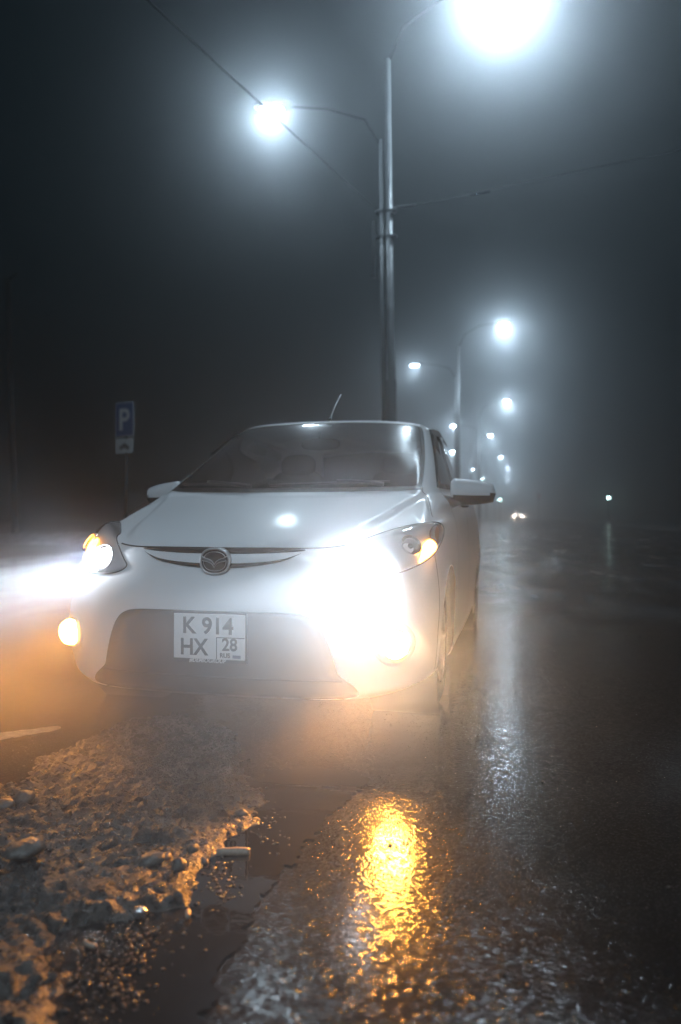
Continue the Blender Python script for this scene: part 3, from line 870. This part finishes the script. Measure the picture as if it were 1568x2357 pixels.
# dirty ice sheet
ice_px = [(-260, 1850), (0, 1808), (35, 1781), (75, 1746), (140, 1722), (210, 1690), (300, 1655), (430, 1645), (540, 1680), (570, 1740), (590, 1801), (630, 1831), (622, 1876), (630, 1905), (560, 1931), (565, 1960), (505, 2000), (480, 2075), (430, 2101), (350, 2116), (225, 2146), (115, 2186), (160, 2231), (182, 2281), (190, 2357), (190, 2480), (-400, 2480)]
ice = jitter(poly_smooth([tuple(p)[:2] + (0,) for p in gpoly(ice_px)], 8), .03, 11, 2)
ipx = np.array([(p[0], p[1]) for p in ice])[::2]
def dist_in(P_):
    a = ipx; b = np.roll(ipx, -1, 0)
    ab_ = b - a; ap = P_[:, None] - a[None]
    t_ = np.clip((ap * ab_).sum(-1) / ((ab_ ** 2).sum(-1) + 1e-12), 0, 1)
    d = np.linalg.norm(ap - t_[..., None] * ab_, axis=-1).min(1)
    c = ((a[None, :, 1] > P_[:, 1:2]) != (b[None, :, 1] > P_[:, 1:2])) & (P_[:, 0:1] < (b[None, :, 0] - a[None, :, 0]) * (P_[:, 1:2] - a[None, :, 1]) / (b[None, :, 1] - a[None, :, 1] + 1e-12) + a[None, :, 0])
    return d * np.where(c.sum(1) % 2 == 1, 1, -1)
lo = ipx.min(0); hi = ipx.max(0); st_ = .0062
gx = np.arange(lo[0] - .02, hi[0] + .03, st_); gy = np.arange(lo[1] - .02, hi[1] + .03, st_)
XX, YY = np.meshgrid(gx, gy)
PT = np.stack([XX.ravel(), YY.ravel()], 1)
D = np.concatenate([dist_in(q) for q in np.array_split(PT, max(1, len(PT) // 4000))])
Z = np.empty(len(PT))
for i, (x, y) in enumerate(PT):
    if D[i] < -.02: Z[i] = -.02; continue
    v = Vector((x, y, 0))
    big = noise.noise(v * 4.0); med = noise.noise(v * 13 + Vector((3, 1, 5))); sm = noise.noise(v * 34); fine = noise.noise(v * 80)
    cell = noise.voronoi(v * 17)[0][0]; cell2 = noise.voronoi(v * 45 + Vector((5, 5, 0)))[0][0]
    body = .014 + .012 * big + .012 * med + .010 * sm + .006 * fine + .020 * max(0, .55 - cell) + .016 * max(0, .5 - cell2)
    k = min(1, max(0, (D[i] + .01 * sm) / .07)); k = k * k * (3 - 2 * k)
    Z[i] = max(-.02, -.008 + (body + .008) * k)
nx, ny = len(gx), len(gy)
fs = []
for j in range(ny - 1):
    for i in range(nx - 1):
        a = j * nx + i
        if max(D[a], D[a + 1], D[a + nx], D[a + nx + 1]) > -.012: fs.append((a, a + 1, a + nx + 1, a + nx))
used = sorted({i for f in fs for i in f}); mp = {u: n for n, u in enumerate(used)}
tag(mesh_obj('ice_sheet', [(PT[u][0], PT[u][1], Z[u]) for u in used], [tuple(mp[i] for i in f) for f in fs], M_ice), kind='structure')
zi = lambda x, y: float(Z[int(np.argmin((PT[:, 0] - x) ** 2 + (PT[:, 1] - y) ** 2))])

# ---- stones, stubs, foil lying at the ice edge
def stone_mesh(seed, sx, sy, sz):
    m = MB().ellipsoid((0, 0, 0), (sx, sy, sz), None, 18, 12)
    for i, v in enumerate(m.v):
        n_ = 1 + .22 * noise.noise(v / max(sx, sy) * 1.3 + Vector((seed, seed * 2, 0))) + .06 * noise.noise(v / max(sx, sy) * 4 + Vector((seed, 0, 3)))
        m.v[i] = v * n_
    return m
def put(name, m, px, py, mm, label, cat, rz=0.0, lift=0.0, group=None, rest=None):
    p = ground_at(px, py, .02 if rest is None else rest)
    z_ = max(0.0, zi(p.x, p.y)) if rest is None else rest
    Mz = Matrix.Rotation(rz, 3, 'Z')
    lowest = min(v.z for v in m.v)
    q = MB().add([Mz @ v for v in m.v], m.f)
    o = q.build(name, mm)
    o.location = (p.x, p.y, z_ - lowest + lift)
    return tag(o, label, cat, group)
G_ST = 'stones on the dirty ice'
for seed, px, py, s_, lab in (
    (1, 352, 1981, (.034, .024, .018), 'broad pale rounded stone lying on the brown ice near its edge'),
    (2, 412, 2003, (.020, .018, .022), 'lumpy tan stone right of the broad pale stone on the ice'),
    (3, 57, 1838, (.034, .032, .022), 'large smooth grey stone on the ice at the left edge of the photo'),
    (4, 12, 1848, (.028, .03, .016), 'flat grey stone cut off by the left edge of the photo'),
    (5, 556, 1872, (.018, .014, .011), 'small smooth oval stone on the ice near the puddle tip'),
    (6, 548, 1845, (.013, .012, .015), 'little upright angular stone behind the oval stone on the ice'),
    (7, 385, 1972, (.020, .012, .012), 'dark narrow stone wedged behind the broad pale stone'),
    (8, 470, 1970, (.016, .010, .009), 'brown pebble below the wooden stub at the ice edge'),
    (9, 492, 1982, (.010, .009, .008), 'smallest brown pebble between the stub and the puddle'),
    (10, 445, 1958, (.016, .012, .012), 'orange-lit pebble left of the wooden stub'),
    (11, 60, 2045-60, (.05, .04, .02), 'wide dark lump of stone frozen into the ice on the far left'),
):
    put('stone', stone_mesh(seed, *s_), px, py, M_stone, lab, 'stone', seed * .7, -.009, G_ST)
def stub(l, r_, seed):
    m = MB(); pts = []; rad = []
    for k in range(9):
        t_ = k / 8; pts.append(Vector(((t_ - .5) * l, .004 * math.sin(t_ * 3 + seed), 0)))
        rad.append(r_ * (1 + .12 * noise.noise(Vector((t_ * 4, seed, 0)))) * (.8 if k in (0, 8) else 1))
    return m.tube(pts, rad, 10)
put('wooden_stub', stub(.085, .0105, 1), 537, 1953, M_paper, 'pale wooden stub lying across the ice edge above the puddle', 'stick', R(22))
put('cigarette_butt', stub(.026, .006, 2), 434, 2110, M_paper, 'short tan cigarette butt standing alone in the dark puddle', 'cigarette butt', R(-45), 0, 'cigarette butts', .004)
put('cigarette_butt', stub(.034, .005, 3), 208, 2178, M_paper, 'thin dull cigarette butt on the wet gravel at the lower left', 'cigarette butt', R(-12), 0, 'cigarette butts', .002)
fo = stone_mesh(31, .016, .013, .012)
for i, v in enumerate(fo.v): fo.v[i] = v * (1 + .35 * noise.noise(v * 160))
put('foil_scrap', fo, 323, 2093, M_foil, 'crumpled bright silver foil scrap on the ice edge', 'litter', 0, 0)

# loose wet gravel
random.seed(11)
gm = MB()
def p_(v, s_): return v + Vector((noise.noise(v * 300), noise.noise(v * 300 + Vector((7, 1, 2))), .5 * noise.noise(v * 260))) * s_ * .35
def pebble(p, s_):
    M_ = Matrix.Rotation(random.random() * 6.28, 3, 'Z')
    n0 = len(gm.v)
    gm.ellipsoid(p, (s_, s_ * random.uniform(.5, .9), s_ * random.uniform(.25, .5)), M_, 7, 4, random.uniform(.7, 1.2))
    for q in range(n0, len(gm.v)): gm.v[q] = p_(gm.v[q], s_)
for k in range(700):
    i = random.randrange(len(used)); u = used[i]; x, y = PT[u]
    if D[u] < 0: continue
    s_ = random.choice((.003, .004, .005, .006, .009)) * random.uniform(.7, 1.3)
    pebble((x, y, max(.001, Z[u]) + s_ * .15), s_)
for px0, py0, wx, wy_, cnt in ((250, 2260, 110, 110, 260), (330, 2160, 90, 45, 120), (60, 1740, 60, 30, 40), (500, 2030, 50, 60, 90), (620, 1900, 40, 60, 60)):
    for k in range(cnt):
        p = ground_at(px0 + random.gauss(0, wx * .55), py0 + random.gauss(0, wy_ * .55))
        s_ = random.choice((.0025, .0035, .0045, .006)) * random.uniform(.7, 1.3)
        pebble((p.x, p.y, .004 + s_ * .2), s_)
tag(gm.build('gravel', M_gravel), kind='stuff')
gg = MB(); gm = gg
for k in range(90):
    p = ground_at(random.uniform(860, 1540), 1200 + 200 / random.uniform(.18, .9))
    s_ = random.choice((.003, .004, .006)); pebble((p.x, p.y, s_ * .4), s_)
tag(gg.build('grit', mat('dark_grit', (.015, .015, .015), .7)), kind='stuff')

# snow bank along the far left side
sb = MB(); n_ = 60
for i in range(n_ + 1):
    x = -40 + 38 * i / n_
    for j in range(9):
        t_ = j / 8; y = 17 + 3.0 * t_ + .4 * noise.noise(Vector((x * .3, 0, 0)))
        z = -.01 + (.34 + .22 * noise.noise(Vector((x * .5, 1, 0)))) * math.sin(t_ * math.pi) * (1 + .25 * noise.noise(Vector((x * 2, t_ * 4, 0)))) * min(1, (n_ - i) / 12)
        sb.v.append(Vector((x, y, z)))
sb.f = [(i * 9 + j, (i + 1) * 9 + j, (i + 1) * 9 + j + 1, i * 9 + j + 1) for i in range(n_) for j in range(8)]
tag(sb.build('snow_bank', M_snow), kind='structure')

# ------------------------------------------------------------------ street lamps
HA, HB = 9.0, 7.5
def depth_for(py, h): return (h - CAM.z) * FPX / (1186.0 - py)
ST_E = 900
lampdefs = [
    ((1150, -28), (632, 250), 'nearest double-armed street lamp, its tall steel pole rising behind the white car'),
    ((1157, 745), (957, 840), 'second double-armed street lamp down the road, seen right behind the wing mirror'),
    ((1165, 923), (1046, 980), 'third double-armed street lamp, a thin pole fading in fog past the mirror'),
    ((1128, 1002), (1043, 1040), 'fourth street lamp, its low right light close beside the third pole'),
    ((1153, 1052), (1089, 1080), 'fifth street lamp, two small dim lights deep in the fog'),
    ((1168, 1078), (1112, 1101), 'sixth street lamp, a faint pair of light dots in thick fog'),
    ((1167, 1103), (1125, 1122), 'farthest street lamp, its lights the faintest above the oncoming car'),
    (None, None, 'street lamp behind the viewer, seen only as glints on the bumper and wet asphalt'),
]
# (beam, scattered) watts for the right and the left head of each lamp
ST_POW = [((700, 1500), (130, 360)), ((3800, 420), (1000, 150)), ((5200, 340), (1600, 150)), ((6500, 360), (2300, 170)), ((8500, 450), (3000, 200)), ((9500, 600), (3200, 250)), ((10500, 700), (3600, 300)), ((4800, 60), (1300, 60))]
def lamp_head(pos, out_dir, parent, energy, pt):
    o_ = out_dir.normalized(); s_ = Vector((0, 0, 1)).cross(o_); u_ = o_.cross(s_)
    Mh = Matrix((o_, s_, Vector((0, 0, 1)))).transposed()
    h = MB().ellipsoid(pos + Vector((0, 0, .045)), (.34, .15, .06), Mh, 20, 10, .7)
    head = h.build('lamp_head', M_headbody, parent)
    l = MB().ellipsoid(pos + o_ * .05 - Vector((0, 0, .02)), (.20, .11, .04), Mh, 18, 8, .8)
    le = l.build('lamp_lens', M_led if pos.y < 40 else M_led_far, head)
    spot('lamp_light', pos + o_ * .05 + Vector((0, 0, -.08)), Vector((o_.x * .15, o_.y * .15, -1)), energy, LAMPCOL, R(165), .9, head, 1, 1, .12)
    spot('lamp_scatter', pos + o_ * .05 + Vector((0, 0, -.07)), (0, 0, -1), pt, LAMPCOL, R(178), .05, head, 1, 1, .22)
for i, (a, b, lab) in enumerate(lampdefs):
    if i < 7: pa = at(*a, depth_for(a[1], HA)); pb = at(*b, depth_for(b[1], HB))
    else: pa, pb = Vector((2.1, -9.0, HA)), Vector((-1.3, -9.0, HB))
    base = (pa + pb) / 2
    px = base
    if i == 0:
        g = at(906, 1150, 12.0); base = Vector((g.x, g.y, 0))
    base.z = 0
    L = empty('street_lamp', base)
    tag(L, lab, 'street lamp', 'double-armed street lamps along the road')
    lean = Vector((-.012, 0, 0)) if i == 0 else Vector((0, 0, 0))
    top = base + Vector((lean.x * 8.2, 0, 8.2))
    MB().tube([base, base + lean * 3 + Vector((0, 0, 3)), base + lean * 3 + Vector((0, 0, 3.05)), top], [.085, .082, .068, .052], 16).build('pole', M_pole, L)
    q = Vector((-.115, -.02, 0))
    t2 = base + q + lean * 7.0 + Vector((0, 0, 6.9))
    MB().tube([base + q, base + q + lean * 3 + Vector((0, 0, 3)), t2], [.052, .046, .036], 14).build('pole', M_pole, L)
    ta = pa + Vector((0, 0, .05)); tb = pb + Vector((0, 0, .05))
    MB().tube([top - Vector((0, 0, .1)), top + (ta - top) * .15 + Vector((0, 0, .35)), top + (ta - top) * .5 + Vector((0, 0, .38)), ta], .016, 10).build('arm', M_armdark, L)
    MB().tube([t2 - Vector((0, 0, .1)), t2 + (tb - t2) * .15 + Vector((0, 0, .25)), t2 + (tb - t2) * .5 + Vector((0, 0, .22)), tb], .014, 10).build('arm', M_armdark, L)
    d1 = (pa - top); d1.z = 0; d2 = (pb - t2); d2.z = 0
    ea, eb = ST_POW[i]
    lamp_head(pa, d1, L, ea[0], ea[1])
    lamp_head(pb, d2, L, eb[0], eb[1])
    if i == 0:
        brk = MB()
        for hz in (5.75, 5.35):
            p = base + lean * hz + Vector((-.05, 0, hz)); brk.box(p, (.34, .12, .05))
        brk.box(base + lean * 5.1 + Vector((-.25, -.03, 5.15)), (.07, .07, .9))
        brk.tube([base + lean * 5.8 + Vector((.05, 0, 5.8)), base + lean * 5.8 + Vector((.42, .05, 5.84))], .022, 8)
        bevel(brk.build('cable_bracket', M_darkpole, L, False), .01)
        P0 = base + lean * 5.75 + Vector((-.2, -.05, 5.78)); P1 = base + lean * 5.8 + Vector((.42, .05, 5.84))

# overhead wires
def wire(name, a, b, sag, lab, r_=.011):
    m = MB(); n = 40
    m.tube([a + (b - a) * (k / n) - Vector((0, 0, sag * 4 * (k / n) * (1 - k / n))) for k in range(n + 1)], r_, 8)
    return tag(m.build(name, M_wire), lab, 'overhead wire')
wq = at(340, 0, 7.0); far = P0 + (wq - P0) * 2.0
w1 = wire('overhead_wire', P0, far, .0, 'dark overhead wire running up left from the nearest lamp pole past a glowing lamp')
wq = at(1568, 345, 9.0); w2 = wire('overhead_wire', P1, P1 + (wq - P1) * 1.6, .0, 'faint overhead wire running right from the nearest lamp pole across the grey fog', .008)
c0 = P1 + (wq - P1) * .30
cl = MB().tube([c0 - (wq - P1).normalized() * .17 - Vector((0, 0, .03)), c0 + (wq - P1).normalized() * .17 - Vector((0, 0, .03))], .014, 8)  # chrome tube added where the wire has a bright streak
tag(cl.build('wire_piece', M_chrome), 'short shiny metal piece on the faint right hand wire', 'wire coupling')

# ------------------------------------------------------------------ parking sign
SD = 19.5
sp = at(287, 1150, SD); sp.z = 0
sgn_o = empty('parking_sign', sp, 0)
tag(sgn_o, 'blue parking sign with a white letter P above a small white plate showing a car', 'road sign')
rz = R(-30) + YAW
SX = Vector((math.cos(rz), math.sin(rz), 0)); SN = Vector((SX.y, -SX.x, 0))
if SN.dot(CAM - sp) < 0: SN = -SN; 
k_ = SD / FPX
zc1 = at(287, 965, SD).z; zc2 = at(287, 1026, SD).z
MB().tube([sp - SN * .05, sp - SN * .05 + Vector((0, 0, zc1 + .45))], .035, 12).build('post', M_darkpole, sgn_o)
M_blue = mat('sign_blue', (.025, .10, .32), .4); M_signwhite = mat('sign_white', (.88, .89, .9), .4)
def panel(zc, w, h, d0, d1, m_, name, par):
    m = MB(); vs = [sp + SX * (i * w / 2) + Vector((0, 0, zc + j * h / 2)) + SN * d for d in (d0, d1) for i, j in ((-1, -1), (1, -1), (1, 1), (-1, 1))]
    m.add(vs, [(0, 3, 2, 1), (4, 5, 6, 7), (0, 1, 5, 4), (1, 2, 6, 5), (2, 3, 7, 6), (3, 0, 4, 7)])
    return m.build(name, m_, par, False)
b1 = panel(zc1, .66, .90, 0, .012, M_signwhite, 'sign_panel', sgn_o)
panel(zc1, .615, .855, .012, .015, M_blue, 'blue_field', b1)
v, f = text_mesh('P', .78)
MB().add([sp + SX * (p.x - .01) + Vector((0, 0, zc1 - .27 + p.y)) + SN * (.018 + p.z) for p in v], f).build('letter', M_signwhite, b1, False)
b2 = panel(zc2, .62, .38, 0, .012, M_signwhite, 'sign_plate', sgn_o)
cp = poly_smooth([(-.15, -.05), (-.15, 0), (-.09, .015), (-.05, .06), (.04, .065), (.08, .015), (.14, .0), (.15, -.05)], 4)
vs = [sp + SX * p[0] + Vector((0, 0, zc2 + p[1])) + SN * .0135 for p in cp]
cm = MB().add(vs, [tuple(range(len(vs)))])
for wx_ in (-.11, .11):
    cm.add([sp + SX * (wx_ + .05 * math.cos(a)) + Vector((0, 0, zc2 - .06 + .05 * math.sin(a))) + SN * .014 for a in np.linspace(0, 2 * math.pi, 20)[:-1]], [tuple(range(19))])
cm.build('car_symbol', M_ink, b2, False)
kb = MB().box(sp + SX * 0 + Vector((0, 0, zc2 - .135)) + SN * .0135, (.001, .001, .001))

# dark pole on the far left
dp = at(36, 1200, 26.0)
pole = empty('lamp_post', Vector((dp.x, dp.y, 0)))
tag(pole, 'tall unlit dark post barely visible at the far left of the photo', 'post')
b_ = Vector((dp.x, dp.y, 0))
tp = at(18, 640, 26.0)
MB().tube([b_, tp], [.11, .08], 14).build('pole', M_darkpole, pole)
MB().lathe([(.14, -.02), (.13, .35), (.11, .42)], b_, None, 16).build('base_collar', M_darkpole, pole)
MB().tube([tp - Vector((0, 0, .1)), tp + Vector((.4, -.05, .12))], .03, 8).build('bracket', M_darkpole, pole)

# ------------------------------------------------------------------ oncoming car far off
hp_ = at(1193.5, 1186, 118)
oc = empty('car', Vector((hp_.x, hp_.y + 1.95, 0)))
tag(oc, 'distant oncoming car with two small lit headlights in the fog', 'car')
shift = Vector((hp_.x, hp_.y - .1, 0))
M_dark = mat('far_car_paint', (.06, .06, .065), .35, 0, .5, .8)
ob = bpy.data.objects.new('body', bpy.data.meshes.new('body'))
vs_, fs_ = all_v, all_f
bpy.data.objects.remove(ob)
mesh_obj('body', [Vector(v) + shift for v in all_v], all_f, M_dark, oc)
M_far = mat('far_headlight', (1, 1, 1), .3, emit=(1.0, .84, .72), es=260)
for s_ in (-.58, .58):
    MB().ellipsoid(Vector((hp_.x + s_, hp_.y - .06, .74)), (.10, .08, .10), None, 14, 8).build('headlight', M_far, oc)
    spot('far_beam', Vector((hp_.x + s_, hp_.y - .15, .72)), (0, -1, -.06), 14, (1.0, .86, .76), R(50), .8, oc)

# small signal lamps
M_teal = mat('pale_green_lamp', (1, 1, 1), .3, emit=(.62, 1.0, .95), es=45)
M_sred = mat('red_signal', (1, .1, .1), .3, emit=(1.0, .05, .15), es=1.6)
for px, py, d, r_, m_, lab in ((1401, 1146, 85, .14, M_teal, 'small pale green signal lamp alone at the dark right side of the road'),
                               (1151, 1150, 95, .12, M_teal, 'small pale green signal lamp just right of the wing mirror'),
                               (1240, 1143, 110, .10, M_sred, 'tiny faint red signal lamp above and right of the oncoming car')):
    p = at(px, py, d)
    o = empty('signal_light', Vector((p.x, p.y, 0)))
    tag(o, lab, 'signal light', 'signal lights in the fog')
    MB().tube([(p.x, p.y + .2, 0), (p.x, p.y + .2, p.z + .5)], .05, 10).build('post', M_darkpole, o)
    bevel(MB().box((p.x, p.y + .12, p.z), (.36, .2, .9)).build('signal_box', M_black, o, False), .03)
    MB().ellipsoid((p.x, p.y - .01, p.z), (r_, .06, r_), None, 18, 10).build('signal_lens', m_, o)

# ------------------------------------------------------------------ haze
HAZE_D = .017
hz = MB().box((20, 125, 8.4), (330, 330, 19.0)).build('haze', None, None, False)
hm = bpy.data.materials.new('haze'); hm.use_nodes = True
t = NT(hm); t.n.remove(t.b)
pv = t.new('ShaderNodeVolumePrincipled')
pv.inputs['Color'].default_value = (.86, .90, .94, 1)
pv.inputs['Density'].default_value = HAZE_D
pv.inputs['Anisotropy'].default_value = .915
t.link(pv.outputs[0], t.n['Material Output'].inputs['Volume'])
hz.data.materials.append(hm)
tag(hz, kind='stuff')

# vapour drifting low in front of the bumper
mv = MB().ellipsoid((0, 0, 0), (1, 1, 1), None, 32, 20)
mo = mv.build('vapour', None)
mo.location = (-.30, -.55, .36); mo.scale = (1.25, .85, .52)
vm = bpy.data.materials.new('vapour'); vm.use_nodes = True
t = NT(vm); t.n.remove(t.b)
v = t.coords()
ln_ = t.new('ShaderNodeVectorMath', operation='LENGTH'); t.link(v, ln_.inputs[0])
fall = t.ramp(ln_.outputs['Value'], [(.15, 1.0), (1.0, 0.0)], 'EASE')
nz = t.ramp(t.noise(v, 2.2, 3, .55, .6), [(.3, .35), (.7, 1.0)])
pv = t.new('ShaderNodeVolumePrincipled')
pv.inputs['Color'].default_value = (.92, .93, .95, 1)
pv.inputs['Anisotropy'].default_value = .45
t.link(t.math('MULTIPLY', t.math('MULTIPLY', fall, nz), .45), pv.inputs['Density'])
t.link(pv.outputs[0], t.n['Material Output'].inputs['Volume'])
mo.data.materials.append(vm)
tag(mo, kind='stuff')
